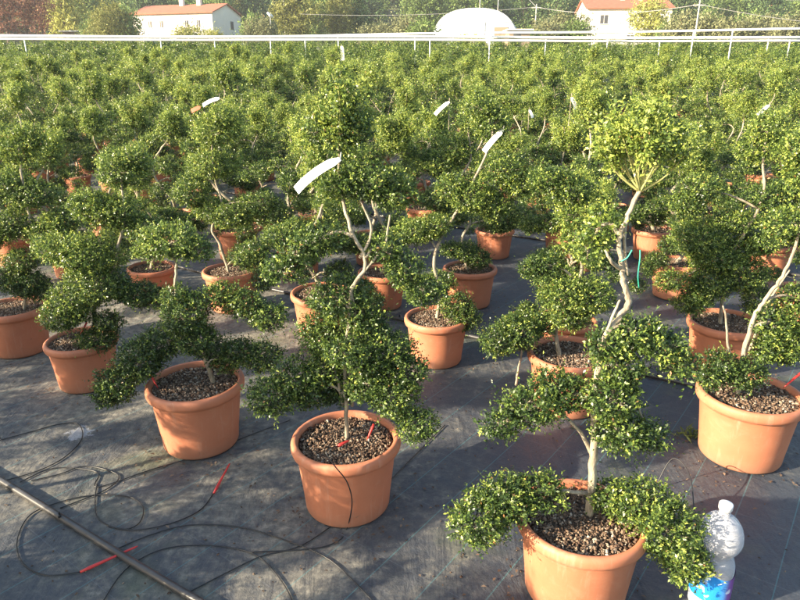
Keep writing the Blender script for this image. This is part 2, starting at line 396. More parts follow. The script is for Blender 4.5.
LEAF = [.0098, .0126, .0192]
def foliage(root, blobs, lod, young_lit=0, shoots=.04, rng=None, cover=None, name='foliage_pad'):
    V, F, T = leaves(blobs, LEAF[lod], 1, young_lit, shoots, rng, (cover or [3.1, 2.6, 2.3][lod])*(.6 if shoots > .5 else 1))
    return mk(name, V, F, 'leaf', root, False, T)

# ------------------------------------------------------------------ the near plants, measured one by one
SHR = 'pruned shrubs in terracotta pots'
near_xy = []
def near_plant(rim, w, trunk, pads, label, extra=(), stick=(), lod=0, Dmin=.34, tr=.010):
    # iterate size so that rim width matches
    s = 1.0
    for _ in range(4):
        P = atz(rim[0], rim[1], PH*s); t = P.y/ray(*rim)[1]; D = max(Dmin, min(.40, w*t/FPX)); s = D/.377
    X, Y = P.x, P.y
    near_xy.append((X, Y))
    root = empty('potted_shrub', (X, Y, 0)); tagp(root, label, 'potted shrub', SHR)
    rng = np.random.default_rng(int(rim[0]*7+rim[1]))
    add_pot(root, lod, s, rng)
    L = Vector((X, Y, 0)); K = lambda q: aty(q[0], q[1], Y+(q[2] if len(q) > 2 else 0))[0]-L
    b = MB()
    tp = [K(q) for q in trunk]; tp[0].z = .24*s; rr = tr
    branch(b, tp, rr, .005, 9, 6, .0015)
    tline = smooth_path(tp, 6)
    for st in stick: branch(b, [K(q) for q in st], .006, .003, 6, 4, .001)
    for bl, yg, sh in pads:
        blobs = []
        for q in bl:
            c, mpp = aty(q[0], q[1], Y+q[4]); c -= L
            rx = q[2]*mpp*.95; rz = q[3]*mpp*.95
            # the picture shows height foreshortened with depth: radius in depth like the width
            blobs.append((c, (rx, min(rx, .9*max(rx, rz)), rz*.93)))
        foliage(root, blobs, lod, yg, sh, rng)
        c = blobs[0][0]
        low = [p for p in tline if p.z < c.z+.02] or [tline[0]]
        a = min(low, key=lambda p: (p-c).length+.25*abs(p.z-c.z+.08))
        mid = a.lerp(c, .5)+Vector((0, 0, .02)); cps = [a, mid]+[Vector(q[0]) for q in blobs]
        branch(b, cps, .0062, .0025, 6, 4, .002)
        for cc, rd in blobs:                                  # twigs inside the cloud
            for _ in range(7):
                d = Vector((random.gauss(0, 1), random.gauss(0, 1), random.gauss(.3, .8))).normalized()
                e = Vector(cc)+Vector((d.x*rd[0], d.y*rd[1], d.z*rd[2]))*.85
                branch(b, [Vector(cc), Vector(cc).lerp(e, .5)+Vector((0, 0, -.005)), e], .0025, .001, 4, 3, .001)
    b.build('trunk', 'bark', root, True)
    for e in extra: e(root, K, Y)
    return root
def SH(base, ends, young_lit=.85, w=.017, start=.4):
    '''upright leafy shoots fanning out from the top of the stem'''
    def fn(root, K, Y):
        rng = np.random.default_rng(len(ends)*17); a = K(base); b = MB(); bl = []
        for e in ends:
            e = K(e); m_ = a.lerp(e, .5)+Vector((rng.normal()*.008, rng.normal()*.008, -.012)); b.tube(smooth_path([a, m_, e], 4), [.0034, .0032, .003, .0028, .0025, .0022, .0019, .0015, .001], 5)
            n = max(3, int((e-a).length/(w*1.6)))
            for i in range(n):
                t = start+(1-start)*(i+.5)/n; p = a.lerp(m_, t*2) if t < .5 else m_.lerp(e, t*2-1); k = w*(1.15-.5*abs(t-.6)); bl.append((p, (k, k, k*1.3)))
        V, F, T = leaves(bl, .0098, 1, young_lit, .3, rng, 1.0 if start > .5 else 1.3); o = mk('leafy_shoots', V, F, 'leaf', root, False, T); b.build('shoot_stems', 'stem', o, True)
    return fn
def T_(p, q, mm=.03, curl=.5, **k):
    def fn(root, K, Y):
        a = K(p); c = K(q); o = tag_strip(root, a, c-a, (c-a).length, mm, curl, **k)
        tb = MB(); tb.tube([a+Vector((.004, 0, .02)), a, a+Vector((-.004, 0, -.012))], .0012, 5); tb.build('tag_tie', 'tag', o)
    return fn

A = near_plant((582, 515), 129,
  [(592, 492, .03), (593, 465), (595, 430), (594, 400), (600, 365), (606, 335), (628, 305, .03), (624, 285, .03), (622, 262, .03), (619, 240, .03), (628, 215, .03), (640, 190, .03)],
  [([(508, 500, 30, 24, -.04), (480, 522, 30, 28, -.06), (540, 492, 22, 18, -.02)], .15, .02),
   ([(640, 505, 32, 22, -.03), (668, 530, 32, 30, -.08), (685, 562, 24, 24, -.10), (612, 497, 20, 14, 0)], .32, .03),
   ([(566, 396, 28, 16, .02), (532, 408, 30, 15, 0), (500, 425, 18, 11, -.02), (552, 385, 20, 10, .04)], .02, .02),
   ([(620, 370, 24, 22, -.02), (612, 400, 26, 22, -.04), (620, 432, 28, 20, -.04), (650, 438, 16, 16, -.04), (606, 345, 18, 14, 0)], .2, .03),
   ([(636, 335, 26, 16, 0), (662, 347, 22, 16, -.02), (682, 366, 16, 14, -.03)], .28, .03),
   ([(600, 228, 14, 22, .05), (588, 250, 12, 14, .05)], .5, .1)],
  'tall crooked shrub with feathery bright top, its pot beside the plastic bottle', tr=.0125,
  stick=[[(592, 455), (580, 432), (560, 412), (545, 402)], [(596, 400), (600, 350), (612, 318), (620, 300)],
         [(622, 270, .04), (612, 262), (605, 250)], [(640, 190, .06), (628, 215, .06), (624, 240, .06), (628, 275, .06)]],
  extra=[SH((640, 192, .03), [(598, 140, .0), (604, 126, .05), (615, 112, -.02), (622, 132, .08), (630, 104, .05), (637, 124, -.04), (646, 112, .02), (655, 122, .08), (660, 104, .0), (668, 130, -.03), (676, 122, .05), (686, 132, .02), (692, 146, -.02), (650, 136, -.06), (664, 140, .1), (606, 146, .06)], .95, .009, .62),
         T_((672, 132, .05), (668, 142, .05), .018, .1),
         lambda r, K, Y: (lambda b: (b.tube(smooth_path([K((640, 250, .0)), K((640, 258, -.01)), K((638, 275, -.01)), K((639, 288, 0))], 4), .0016, 5), b.tube(smooth_path([K((619, 262, .01)), K((627, 258, 0)), K((632, 250, 0))], 4), .0018, 5), b.build('plant_tie', 'tie', r, True)))(MB())])
B = near_plant((346, 436), 110,
  [(346, 408, .02), (345, 385), (346, 350), (349, 318), (352, 290), (366, 262), (352, 232), (344, 205, .02), (340, 170, .03), (338, 120, .03)],
  [([(300, 380, 26, 22, 0), (272, 398, 24, 20, -.03), (322, 372, 18, 14, 0)], .0, .02),
   ([(330, 345, 26, 22, .06), (318, 330, 18, 16, .08)], .02, .02),
   ([(344, 352, 20, 13, -.06), (362, 362, 16, 11, -.06)], .0, .02),
   ([(352, 378, 26, 15, .07), (338, 392, 20, 12, .06), (310, 398, 16, 10, .0)], .0, .02),
   ([(370, 385, 22, 18, -.03), (392, 398, 24, 20, -.05), (416, 425, 20, 18, -.07)], .0, .02),
   ([(388, 352, 26, 20, 0), (404, 372, 24, 20, -.02), (370, 330, 20, 14, .03)], .02, .02),
   ([(340, 300, 30, 24, .05), (362, 315, 20, 18, .02)], .03, .02),
   ([(385, 250, 18, 14, .02), (404, 270, 18, 15, 0), (424, 293, 16, 13, -.02)], .1, .02),
   ([(322, 238, 24, 14, .02), (296, 255, 18, 12, .0), (280, 270, 18, 11, -.02)], .1, .02),
   ([(365, 182, 34, 18, .03), (398, 196, 20, 14, .02), (340, 186, 20, 14, .04)], .12, .04),
   ([(338, 138, 18, 17, .03), (318, 132, 14, 11, .04), (358, 132, 14, 11, .02)], .4, .2)],
  'dark tiered shrub with a long white strip, in the front pot left of centre', tr=.0075,
  stick=[[(352, 406, .02), (350, 370), (355, 320), (352, 292)], [(343, 405, .02), (339, 385), (333, 362), (330, 350)], [(350, 290), (372, 262), (385, 245), (390, 215)], [(360, 258), (372, 230), (360, 200)]],
  extra=[T_((340, 159, -.02), (296, 192, -.05), .034, .7), SH((339, 140, .03), [(318, 105, 0), (326, 92, .05), (332, 74, .02), (338, 86, -.03), (345, 76, .04), (350, 92, .08), (358, 84, 0), (364, 106, .03), (340, 108, -.06), (312, 118, .04)], .6, .017, .25)])
C = near_plant((195, 380), 97,
  [(212, 368, .02), (203, 352), (193, 335), (182, 315, 0), (176, 290, 0), (176, 262, .02)],
  [([(160, 345, 22, 17, 0), (140, 362, 24, 20, -.02), (118, 385, 20, 18, -.05), (108, 395, 14, 12, -.06)], .12, .02),
   ([(185, 318, 24, 22, -.02), (196, 340, 20, 18, -.03), (178, 300, 14, 14, 0)], .2, .03),
   ([(240, 352, 18, 12, .0), (262, 358, 20, 14, -.02)], .05, .02),
   ([(212, 352, 18, 11, .05), (228, 362, 14, 8, .03)], .0, .02),
   ([(220, 296, 20, 11, .05), (244, 304, 20, 13, .04), (268, 318, 18, 14, .02)], .08, .02),
   ([(172, 242, 28, 17, .02), (196, 250, 18, 12, .02), (150, 250, 14, 10, .02)], .3, .06)],
  'low leaning shrub with long drooping side arms, left of the one with the white strip',
  stick=[[(205, 352), (188, 345), (172, 340)]])
D = near_plant((751, 391), 101,
  [(742, 372, .02), (745, 350), (753, 320), (765, 300), (778, 282), (790, 262), (800, 230)],
  [([(722, 368, 20, 15, -.04), (742, 374, 22, 14, -.05), (712, 378, 12, 14, -.06)], .0, .02),
   ([(775, 325, 20, 20, .0), (785, 345, 22, 22, .02), (768, 350, 16, 16, 0), (795, 340, 14, 18, 0)], .2, .03),
   ([(800, 300, 20, 14, .03), (822, 310, 22, 16, .0)], .15, .03),
   ([(790, 225, 26, 16, .05), (815, 235, 24, 16, .03)], .2, .05),
   ([(812, 170, 26, 26, .05), (800, 150, 18, 18, .05)], .4, .2)],
  'shrub with two pale bare stems, in the wide pot at the right edge',
  stick=[[(734, 370, .0), (728, 345), (726, 318), (723, 306)], [(748, 352, .04), (770, 300, .04), (790, 270, .04)]])
E_ = near_plant((570, 351), 84,
  [(561, 350), (556, 335), (562, 310), (575, 290), (582, 265), (574, 240), (585, 215)],
  [([(520, 332, 24, 20, 0), (498, 342, 18, 15, -.03), (540, 325, 16, 12, .02)], .0, .02),
   ([(565, 298, 22, 22, -.04), (590, 296, 24, 22, -.03), (570, 318, 20, 12, -.03)], .3, .03),
   ([(582, 240, 22, 20, 0), (600, 215, 18, 22, .0), (575, 215, 18, 16, .02)], .45, .1),
   ([(545, 265, 18, 10, .03), (530, 270, 12, 8, .02)], .15, .03),
   ([(570, 190, 24, 14, .04), (550, 180, 20, 12, .04)], .3, .06)],
  'shrub with broad bright pad over its pot, just behind the tall crooked one', stick=[[(516, 385, 0), (518, 372), (522, 350), (524, 335)]])
F_ = near_plant((727, 320), 74,
  [(722, 312), (724, 290), (728, 262), (745, 232), (757, 212), (764, 190), (763, 162), (766, 140)],
  [([(712, 282, 24, 16, -.03), (690, 305, 16, 9, -.05), (700, 296, 18, 11, -.04)], .12, .02),
   ([(745, 275, 24, 20, -.02), (756, 300, 12, 18, -.02)], .12, .02),
   ([(698, 240, 26, 18, 0), (715, 258, 28, 14, 0), (672, 282, 16, 9, -.03), (735, 250, 20, 14, .02)], .2, .04),
   ([(735, 222, 22, 12, .04), (760, 245, 20, 12, 0)], .2, .04),
   ([(772, 198, 26, 12, .02), (795, 190, 18, 10, 0)], .2, .04),
   ([(700, 190, 20, 14, .04), (688, 205, 16, 12, .03)], .15, .04),
   ([(768, 130, 20, 18, .04), (755, 150, 18, 14, .04)], .45, .2)],
  'wide many tiered shrub just behind the wide pot at the right edge')
G_ = near_plant((437, 316), 66,
  [(437, 306, .02), (440, 290), (434, 262), (442, 235), (455, 215), (466, 195), (480, 168), (492, 140)],
  [([(456, 306, 17, 14, -.04), (466, 318, 14, 14, -.06)], .02, .02),
   ([(422, 288, 20, 11, .03), (440, 282, 16, 10, .03)], .05, .02),
   ([(415, 232, 22, 13, .02), (436, 226, 18, 12, .02), (396, 240, 14, 10, 0)], .35, .05),
   ([(470, 196, 24, 16, .0), (492, 205, 20, 16, 0), (452, 188, 16, 12, .0)], .22, .04),
   ([(505, 170, 24, 16, .04), (520, 185, 18, 12, .02)], .22, .05),
   ([(492, 125, 18, 18, .06), (480, 108, 14, 14, .06)], .5, .2)],
  'right leaning shrub with pale stem and white tag, near the picture middle',
  extra=[T_((503, 130, 0), (484, 152, 0), .03, .5)])
H_ = near_plant((81, 338), 69,
  [(92, 328), (95, 305), (98, 285), (114, 268), (118, 245), (125, 218), (122, 190)],
  [([(96, 285, 30, 24, -.02), (72, 305, 24, 20, -.04), (62, 318, 18, 14, -.06)], .18, .03),
   ([(88, 255, 34, 20, 0), (62, 250, 24, 16, 0)], .25, .04),
   ([(140, 295, 22, 12, .02), (158, 300, 14, 10, .0), (122, 290, 16, 10, .02)], .0, .02),
   ([(98, 340, 20, 12, -.05), (108, 322, 14, 10, -.03)], .0, .02),
   ([(112, 212, 26, 20, .02), (90, 205, 22, 15, .02)], .35, .06),
   ([(145, 228, 18, 12, .02)], .25, .05),
   ([(120, 172, 22, 20, .04), (135, 160, 14, 14, .04)], .45, .15)],
  'broad shrub with an S bent stem, in the pot left of the drooping low one')
I_ = near_plant((13, 306), 66,
  [(22, 298), (26, 275), (30, 255), (31, 232), (28, 205), (22, 175), (20, 150)],
  [([(28, 285, 20, 14, -.04), (10, 280, 18, 12, -.04), (40, 292, 12, 10, -.03)], .0, .02),
   ([(22, 262, 18, 12, -.02)], .2, .03),
   ([(12, 225, 22, 14, 0), (-10, 235, 20, 14, 0)], .3, .04),
   ([(50, 235, 22, 18, .0), (62, 222, 18, 14, .02)], .25, .04),
   ([(30, 195, 24, 14, .03), (8, 188, 22, 14, .03)], .3, .05),
   ([(18, 150, 20, 18, .04), (30, 138, 14, 14, .04)], .5, .15)],
  'shrub in the pot cut by the left edge of the picture')
L_ = near_plant((470, 267), 54,
  [(468, 258), (462, 240), (470, 222), (462, 205), (455, 185), (470, 160), (468, 130)],
  [([(466, 252, 16, 10, -.04), (478, 260, 14, 10, -.05), (452, 250, 12, 7, -.03)], .0, .02),
   ([(500, 222, 22, 12, .02), (520, 214, 18, 10, .02)], .15, .03),
   ([(455, 215, 18, 10, .03), (436, 200, 18, 12, .03)], .2, .04),
   ([(440, 165, 22, 14, .04), (460, 150, 18, 14, .04)], .3, .06), ([(475, 120, 20, 18, .06)], .45, .1)],
  'shrub with a dark dome pad on its rim, right behind the middle shrub')
J_ = near_plant((231, 269), 57,
  [(228, 262), (220, 245), (212, 228), (222, 205), (215, 180), (212, 150)],
  [([(246, 256, 17, 10, -.03), (258, 264, 12, 8, -.04)], .02, .02),
   ([(232, 215, 26, 13, .0), (212, 210, 18, 12, .02)], .22, .04), ([(262, 205, 20, 14, .02), (280, 215, 16, 10, .0)], .2, .04),
   ([(190, 195, 20, 12, .02)], .2, .04), ([(215, 165, 26, 14, .03)], .3, .06), ([(212, 132, 18, 18, .04), (222, 118, 14, 12, .04)], .5, .15)],
  'sunlit shrub with pale leaning stem, in the pot behind the low leaning one')

# ------------------------------------------------------------------ generated plants for the rest of the beds
def proto(seed, lod):
    rng = np.random.default_rng(seed); random.seed(seed)
    root = empty('potted_shrub', (0, 0, -50)); add_pot(root, min(lod, 2), 1.0*.93, rng)
    Ht = rng.uniform(.95, 1.30); ph = rng.uniform(0, 6.28); amp = rng.uniform(.05, .12); lean = rng.normal(size=2)*.06
    def tr(z):
        u = (z-.24)/(Ht-.24)
        return Vector((amp*math.sin(ph+u*6.5)*min(1, u*4)+lean[0]*u, amp*math.cos(ph*1.7+u*5.2)*min(1, u*4)+lean[1]*u, z))
    b = MB(); zs = np.linspace(.23, Ht-.08, 9)
    branch(b, [tr(z) for z in zs], .0155, .006, 9 if lod < 2 else 5, 3, .002)
    np_ = int(rng.integers(8, 12)) if lod < 2 else 9; ang = rng.uniform(0, 6.28)
    parts = []
    for i in range(np_):
        u = i/(np_-1); z = (.34 if rng.random() < .5 else .5)+(Ht-.64)*u+rng.normal()*.03; ang += 2.4+rng.normal()*.5
        reach = (.29-.11*u)*rng.uniform(.6, 1.25); rr = rng.uniform(.05, .082)*(1-.05*u)
        a = tr(min(z+.02, Ht-.1)); d = Vector((math.cos(ang), math.sin(ang), 0))
        c1 = a+d*reach*.75; c2 = a+d*(reach+.08)+Vector((0, 0, -.03-.06*(1-u)*rng.random()))
        bl = [(c1, (rr, rr, rr*.66)), (c2, (rr*.85, rr*.85, rr*.62))]
        if rng.random() < .4: bl.append((c2+d*.09+Vector((rng.normal()*.03, rng.normal()*.03, -.06)), (rr*.65, rr*.65, rr*.5)))
        parts.append((bl, .0+.27*u, .03+.07*u))  # tint rises with height: younger tops, plus lit crowns and shaded lower pads painted
        branch(b, [a-Vector((0, 0, .05)), a.lerp(c1, .6), c2], .007, .003, 6 if lod < 2 else 4, 3, .002)
    t = tr(Ht-.1); parts.append(([(t+Vector((0, 0, .02)), (.10, .09, .065)), (t+Vector((.04, .02, .08)), (.06, .055, .07)), (t+Vector((-.05, .0, .06)), (.05, .05, .06))], .6, .35))
    for k in range(5):
        e = t+Vector((rng.normal()*.06, rng.normal()*.06, .16)); branch(b, [t-Vector((0, 0, .05)), t.lerp(e, .5), e], .004, .0015, 4, 2, .001)
    cr = []
    for k in range(6):
        e = t+Vector((rng.normal()*.10, rng.normal()*.10, rng.uniform(.13, .24)))
        for i in range(3): cr.append((t.lerp(e, .5+.2*i), (.026, .026, .034)))
    parts.append((cr, .8, .3))
    b.build('trunk', 'bark', root, True)
    for bl, y, s in parts: foliage(root, bl, lod, y, s, rng)
    return root
def copy_tree(o):
    c = o.copy(); COL.objects.link(c)
    for ch in list(o.children):
        d = ch.copy(); COL.objects.link(d); d.parent = c
        for e in list(ch.children):
            h = e.copy(); COL.objects.link(h); h.parent = d
    return c
def put(src, used, loc, rz, s):
    if src not in used: used.add(src); o = src
    else: o = copy_tree(src)
    o.location = loc; o.rotation_euler = (random.gauss(0, .015), random.gauss(0, .015), rz); o.scale = (s, s, s); return o
near0 = [proto(101, 0), proto(102, 0)]
mids = [proto(200+i, 1) for i in range(9)]
fars = [proto(300+i, 2) for i in range(7)]
random.seed(21)
used = set()
U = Vector((-.84, .54)).normalized(); Nn = Vector((.54, .84)).normalized()
cand = []
def vis(x, y, m): return abs(x) < .613*(y*math.cos(PITCH)+.4)+m and y > 1.2
EXACT = []
for (px_, py_) in [(321, 291), (150, 262), (173, 212), (382, 268), (568, 312), (678, 260), (773, 240), (582, 236), (298, 240), (236, 228), (12, 233), (806, 285), (495, 226), (425, 208), (665, 200), (785, 165), (96, 262), (60, 232), (372, 232), (540, 190)]:
    P_ = atz(px_, py_, .26); P_.z = 0
    if all((Vector(q)-Vector((P_.x, P_.y))).length > .5 for q in near_xy+EXACT): EXACT.append((P_.x, P_.y))
rowsN = [2.75, 3.66]+[4.58+.92*k for k in range(60)]
offs = {2.75: None}
for ri, n in enumerate(rowsN):
    ph = {0: D, 1: F_}.get(ri)
    s0 = (Vector(ph.location[:2]).dot(U) if ph else random.uniform(0, .78))
    if ri == 2: s0 = Vector((1.87, 4.23)).dot(U)
    for k in range(-60, 90):
        s = s0+.775*k+random.gauss(0, .035); nn = n+random.gauss(0, .03)
        p = U*s+Nn*nn
        if p.y < 1 or p.y > 29: continue
        left_shadow = p.y < 9 and -7.5 < p.x < 0
        if not (vis(p.x, p.y, .45) or (left_shadow and p.x < 0 and vis(p.x, p.y, 1.4))): continue
        if any((Vector(q)-p).length < .52 for q in near_xy): continue
        if any((Vector(q)-p).length < .56 for q in EXACT): continue
        cand.append((p.y, p.x, ri, s))
for q in EXACT:
    nq = Vector(q).dot(Nn); ri = min(range(len(rowsN)), key=lambda i: abs(rowsN[i]-nq)); cand.append((q[1], q[0], ri, Vector(q).dot(U)))
# first row goes on to the left and right of the measured five
for s in (Vector(I_.location[:2]).dot(U)+.78, Vector(I_.location[:2]).dot(U)+1.56):
    p = U*s+Nn*1.65; cand.append((p.y, p.x, -1, s))
# the bed on the other side of the aisle, left of the frame
for n, s in ((.10, 2.25), (.12, 3.0), (.08, 3.8), (.1, 4.6), (-.7, 2.2), (-.75, 3.1), (-.7, 3.9), (-.72, 4.7), (-1.5, 3.3), (-1.5, 4.2)):
    p = U*s+Nn*n; cand.append((p.y, p.x, -2, s))
cand.sort()
far_list = []; plants = []
ORD = ['first', 'second', 'third', 'fourth', 'fifth', 'sixth', 'seventh', 'eighth', 'ninth', 'tenth', 'eleventh', 'twelfth', 'thirteenth', 'fourteenth', 'fifteenth', 'sixteenth', 'seventeenth', 'eighteenth', 'nineteenth', 'twentieth']
for i, (y, x, ri, s) in enumerate(cand):
    if len(plants) < 286: plants.append((y, x, ri, s))
    else: far_list.append((y, x))
rows_seen = {}
for q in plants: rows_seen.setdefault(q[2], []).append(q)
for ri in rows_seen: rows_seen[ri].sort(key=lambda q: q[1])
tags_px = [(449, 108, 1), (484, 118, 1), (530, 116, 4), (568, 103, 4), (770, 112, 1), (218, 104, 2), (342, 52, 3)]
placed = []
for q in plants:
    y, x, ri, s = q
    d = math.hypot(x, y)
    if ri == -2: src = mids[random.randrange(9)]
    elif y < 3.9 and 0: src = near0[random.randrange(2)]
    elif y < 4.6: src = near0[random.randrange(2)] if random.random() < .5 else mids[random.randrange(9)]
    elif y < 9.0: src = mids[random.randrange(9)]
    else: src = fars[random.randrange(7)]
    o = put(src, used, (x, y, g(y)), random.uniform(0, 6.28), random.uniform(.88, 1.06)*(1 if y < 10 else random.uniform(1, 1.08)))
    placed.append(o)
    row = rows_seen[ri]; k = row.index(q)
    if ri == -2: lab = 'potted shrub of the bed left of the near black pipe, outside the frame'
    elif ri == -1: lab = 'potted shrub of the nearest row, %s from the left, past the frame edge' % ORD[k]
    elif y < 11 and ri < 12 and k < 20: lab = 'potted shrub, %s from the left in the %s diagonal row behind the front one' % (ORD[k], ORD[ri])
    else: lab = 'leafy pruned shrub far back in the dense green field of potted shrubs'
    tagp(o, lab, 'potted shrub', SHR)
for p in near0+mids+fars:
    if p not in used:
        for ch in list(p.children):
            for e in list(ch.children): bpy.data.objects.remove(e)
            bpy.data.objects.remove(ch)
        bpy.data.objects.remove(p)
# paper tags on some plants of the field, each tied to the plant that stands there
for tx, ty, kind in tags_px:
    best = None
    for o in placed:
        top = Vector(o.location)+Vector((0, 0, 1.28))
        if top.y < 2: continue
        px, py = proj(top); dd = math.hypot(px-tx, (py-ty)*1.2)
        if best is None or dd < best[0]: best = (dd, o)
    o = best[1]; Y = o.location.y-.22
    a, mpp = aty(tx, ty-6, Y); rz = o.rotation_euler.z
    inv = Matrix.Rotation(-rz, 4, 'Z'); s = o.scale.x
    la = (inv@(a-Vector(o.location)))/s
    d = {0: Vector((.2, -.1, -1)), 1: Vector((random.choice((-1, 1))*.8, -.2, -.7)), 2: Vector((-.9, -.1, -.4)), 3: Vector((.05, 0, -1)), 4: Vector((.45, -.1, -.9))}[kind]
    nrmv = inv.to_3x3()@Vector((0, -.7, .7)) if kind != 3 else inv.to_3x3()@Vector((0, -1, .1))
    tg = tag_strip(o, la, inv.to_3x3()@d, {0: .10, 1: .16, 2: .13, 3: .26, 4: .10}[kind]*(1 if Y < 10 else 1.3), .034 if kind != 3 else .10, .6, 'tag', nrmv)
    if kind == 2:
        e = la+(inv.to_3x3()@d).normalized()*.15; mb = MB(); tag_strip(tg, e, inv.to_3x3()@d, .07, .036, .2, 'tagred', nrmv).name = 'tag_end'
    st = MB(); st.tube([la+Vector((0, 0, .03)), la+Vector((0, 0, -.22))], .003, 5); st.build('cane', 'bark', tg)
# extra bare pale canes in the beds are part of the trunks; the rest of the field as one mass
allV = []; allT = []; rngf = np.random.default_rng(5)
cl = []
for i in range(5):
    Ht = rngf.uniform(1.1, 1.4); bl = []
    for k in range(9):
        a = rngf.uniform(0, 6.28); r = rngf.uniform(.05, .36); bl.append((np.array([r*math.cos(a), r*math.sin(a), rngf.uniform(.45, Ht-.15)]), np.array([.12, .12, .08])))
    bl.append((np.array([0, 0, Ht]), np.array([.13, .13, .11])))
    V, F, T = leaves(bl, .034, 1, .35, .15, rngf, 1.6); cl.append((V, T))
more = [(y, x) for y, x in far_list]
for y, x in more:
    V, T = cl[int(rngf.integers(5))]; a = rngf.uniform(0, 6.28); ca, sa = math.cos(a), math.sin(a); s = rngf.uniform(.9, 1.08)
    W = np.stack([V[:, 0]*ca-V[:, 1]*sa, V[:, 0]*sa+V[:, 1]*ca, V[:, 2]], 1)*s+np.array([x, y, g(y)]); allV.append(W); allT.append(T+(T < 1.5)*rngf.normal()*.06)
if allV:
    V = np.concatenate(allV); tagp(mk('shrub_field', V, np.arange(len(V)).reshape(-1, 4), 'leaf', None, False, np.concatenate(allT).clip(0, 2)),
        'dense mass of potted shrubs filling the rear of the nursery field', 'shrubs', None, 'stuff')

# ------------------------------------------------------------------ ground
ys = sorted(set([-14, -8, -4]+[round(i*.5, 3) for i in range(0, 80)]+list(range(40, 150, 3))+list(range(150, 420, 6))))
def sheet(name, m, x0, x1, ya, yb, dz, nx):
    yy = [y for y in ys if ya <= y <= yb]; xs = np.linspace(x0, x1, nx+1); v = []; f = []
    for y in yy:
        for x in xs: v.append((x, y, g(y)+dz))
    for j in range(len(yy)-1):
        for i in range(nx): a = j*(nx+1)+i; f.append((a, a+1, a+nx+2, a+nx+1))
    o = mk(name, v, f, m, None, True); tagp(o, kind='structure'); return o
sheet('ground', 'grassland', -260, 260, -14, 414, -.006, 20)
sheet('ground_fabric', 'fabric', -26, 26, -8, 30, 0, 8)
# dry leaves, chips and grit lying about
rg = np.random.default_rng(3)
def litter(n, x0, x1, y0, y1, size, rng, flat=.15):
    c = np.stack([rng.uniform(x0, x1, n), rng.uniform(y0, y1, n), np.full(n, .002)], 1)
    V, F, T = chunk_mesh(n, 1, 0, size, rng, spread=c); V[:, 2] = .0015+np.abs(V[:, 2]-.002)*.6; return V, F, T
def ground_leaves(n, pts, size, rng):
    a = rng.uniform(0, 6.28, n); d = np.stack([np.cos(a), np.sin(a), rng.uniform(-.1, .3, n)], 1); w = np.stack([-np.sin(a), np.cos(a), rng.uniform(-.2, .2, n)], 1)
    L = (size*rng.uniform(.6, 1.3, n))[:, None]; p = pts.copy(); p[:, 2] = .004
    V = np.stack([p, p+d*L*.5+w*L*.25+[0, 0, .003], p+d*L, p+d*L*.5-w*L*.25+[0, 0, .003]], 1).reshape(-1, 3); V[:, 2] = np.maximum(V[:, 2], .002); return V
V, F, T = litter(3200, -3, 3, 1.0, 4.5, .0075, rg)
tagp(mk('ground_litter', V, F, 'chunk', None, False, T*.9), 'small chips and grit scattered on the dark ground fabric', 'litter', None, 'stuff')
pts = []
for q in near_xy:
    n = 70; a = rg.uniform(0, 6.28, n); r = .17+np.abs(rg.normal(size=n))*.09; pts.append(np.stack([q[0]+r*np.cos(a), q[1]+r*np.sin(a), a*0], 1))
pts.append(np.stack([rg.uniform(-3, 3, 600), rg.uniform(1, 5, 600), np.zeros(600)], 1)); pts = np.concatenate(pts)
V = ground_leaves(len(pts), pts, .016, rg)
tagp(mk('fallen_leaves', V, np.arange(len(V)).reshape(-1, 4), 'chunk', None, False, rg.random(len(pts))*.8), 'tiny dry leaves fallen round the pots', 'leaves', None, 'stuff')
# a weed tuft by the pipe near the right pot
wt = atz(692, 436); n = 60; P0 = np.tile(np.array([wt.x, wt.y, 0]), (n, 1))+rg.normal(size=(n, 3))*[.03, .02, 0]; D0 = nrm(rg.normal(size=(n, 3))*[1, 1, .2]+[0, 0, .8])*rg.uniform(.02, .06, (n, 1)); Wd = nrm(np.cross(D0, rg.normal(size=(n, 3))))*.003
V = np.stack([P0-Wd, P0+D0*.5-Wd*1.4, P0+D0, P0+D0*.5+Wd*1.4], 1).reshape(-1, 3); V[:, 2] = V[:, 2].clip(.001)
tagp(mk('weed_tuft', V, np.arange(len(V)).reshape(-1, 4), 'weed', None, False, rg.random(n)), 'small weed tuft growing on the fabric left of the right edge pot', 'weed')

# ------------------------------------------------------------------ irrigation
def pipe(n, s0, s1, rad, label, seed=0):
    random.seed(seed); pts = []; k = int(abs(s1-s0)/.25)
    for i in range(k+1):
        s = s0+(s1-s0)*i/k; p = U*s+Nn*(n+.012*math.sin(s*1.3+seed)+.008*math.sin(s*3.1)); pts.append((p.x, p.y, g(p.y)+rad+.001))
    b = MB(); b.tube(smooth_path(pts, 3), rad, 14)
    # small black fittings where the drip tubes leave
    o = b.build('irrigation_pipe', 'blackpipe', None, True); tagp(o, label, 'pipe', 'black irrigation pipes')
    f = MB()
    for i in range(int(abs(s1-s0)/.78)):
        s = min(s0, s1)+.4+i*.78; p = U*s+Nn*n; z = g(p.y)+rad*2
        f.lathe([(0.0005, z-.004), (.006, z-.004), (.006, z+.004), (.003, z+.006), (.003, z+.016), (.0005, z+.017)], 8, (p.x, p.y))
    f.build('pipe_fitting', 'black', o)
    return o
pipe(.95, -1.5, 6, .012, 'black irrigation pipe lying across the lower left corner')
pipe(3.23, -3, 7, .011, 'black irrigation pipe on the ground behind the middle pots', 2)
pipe(5.65, -5, 9, .011, 'black irrigation pipe on the ground farther back between the rows', 3)
def gp(x, y, z=.0045): return atz(x, y, z)
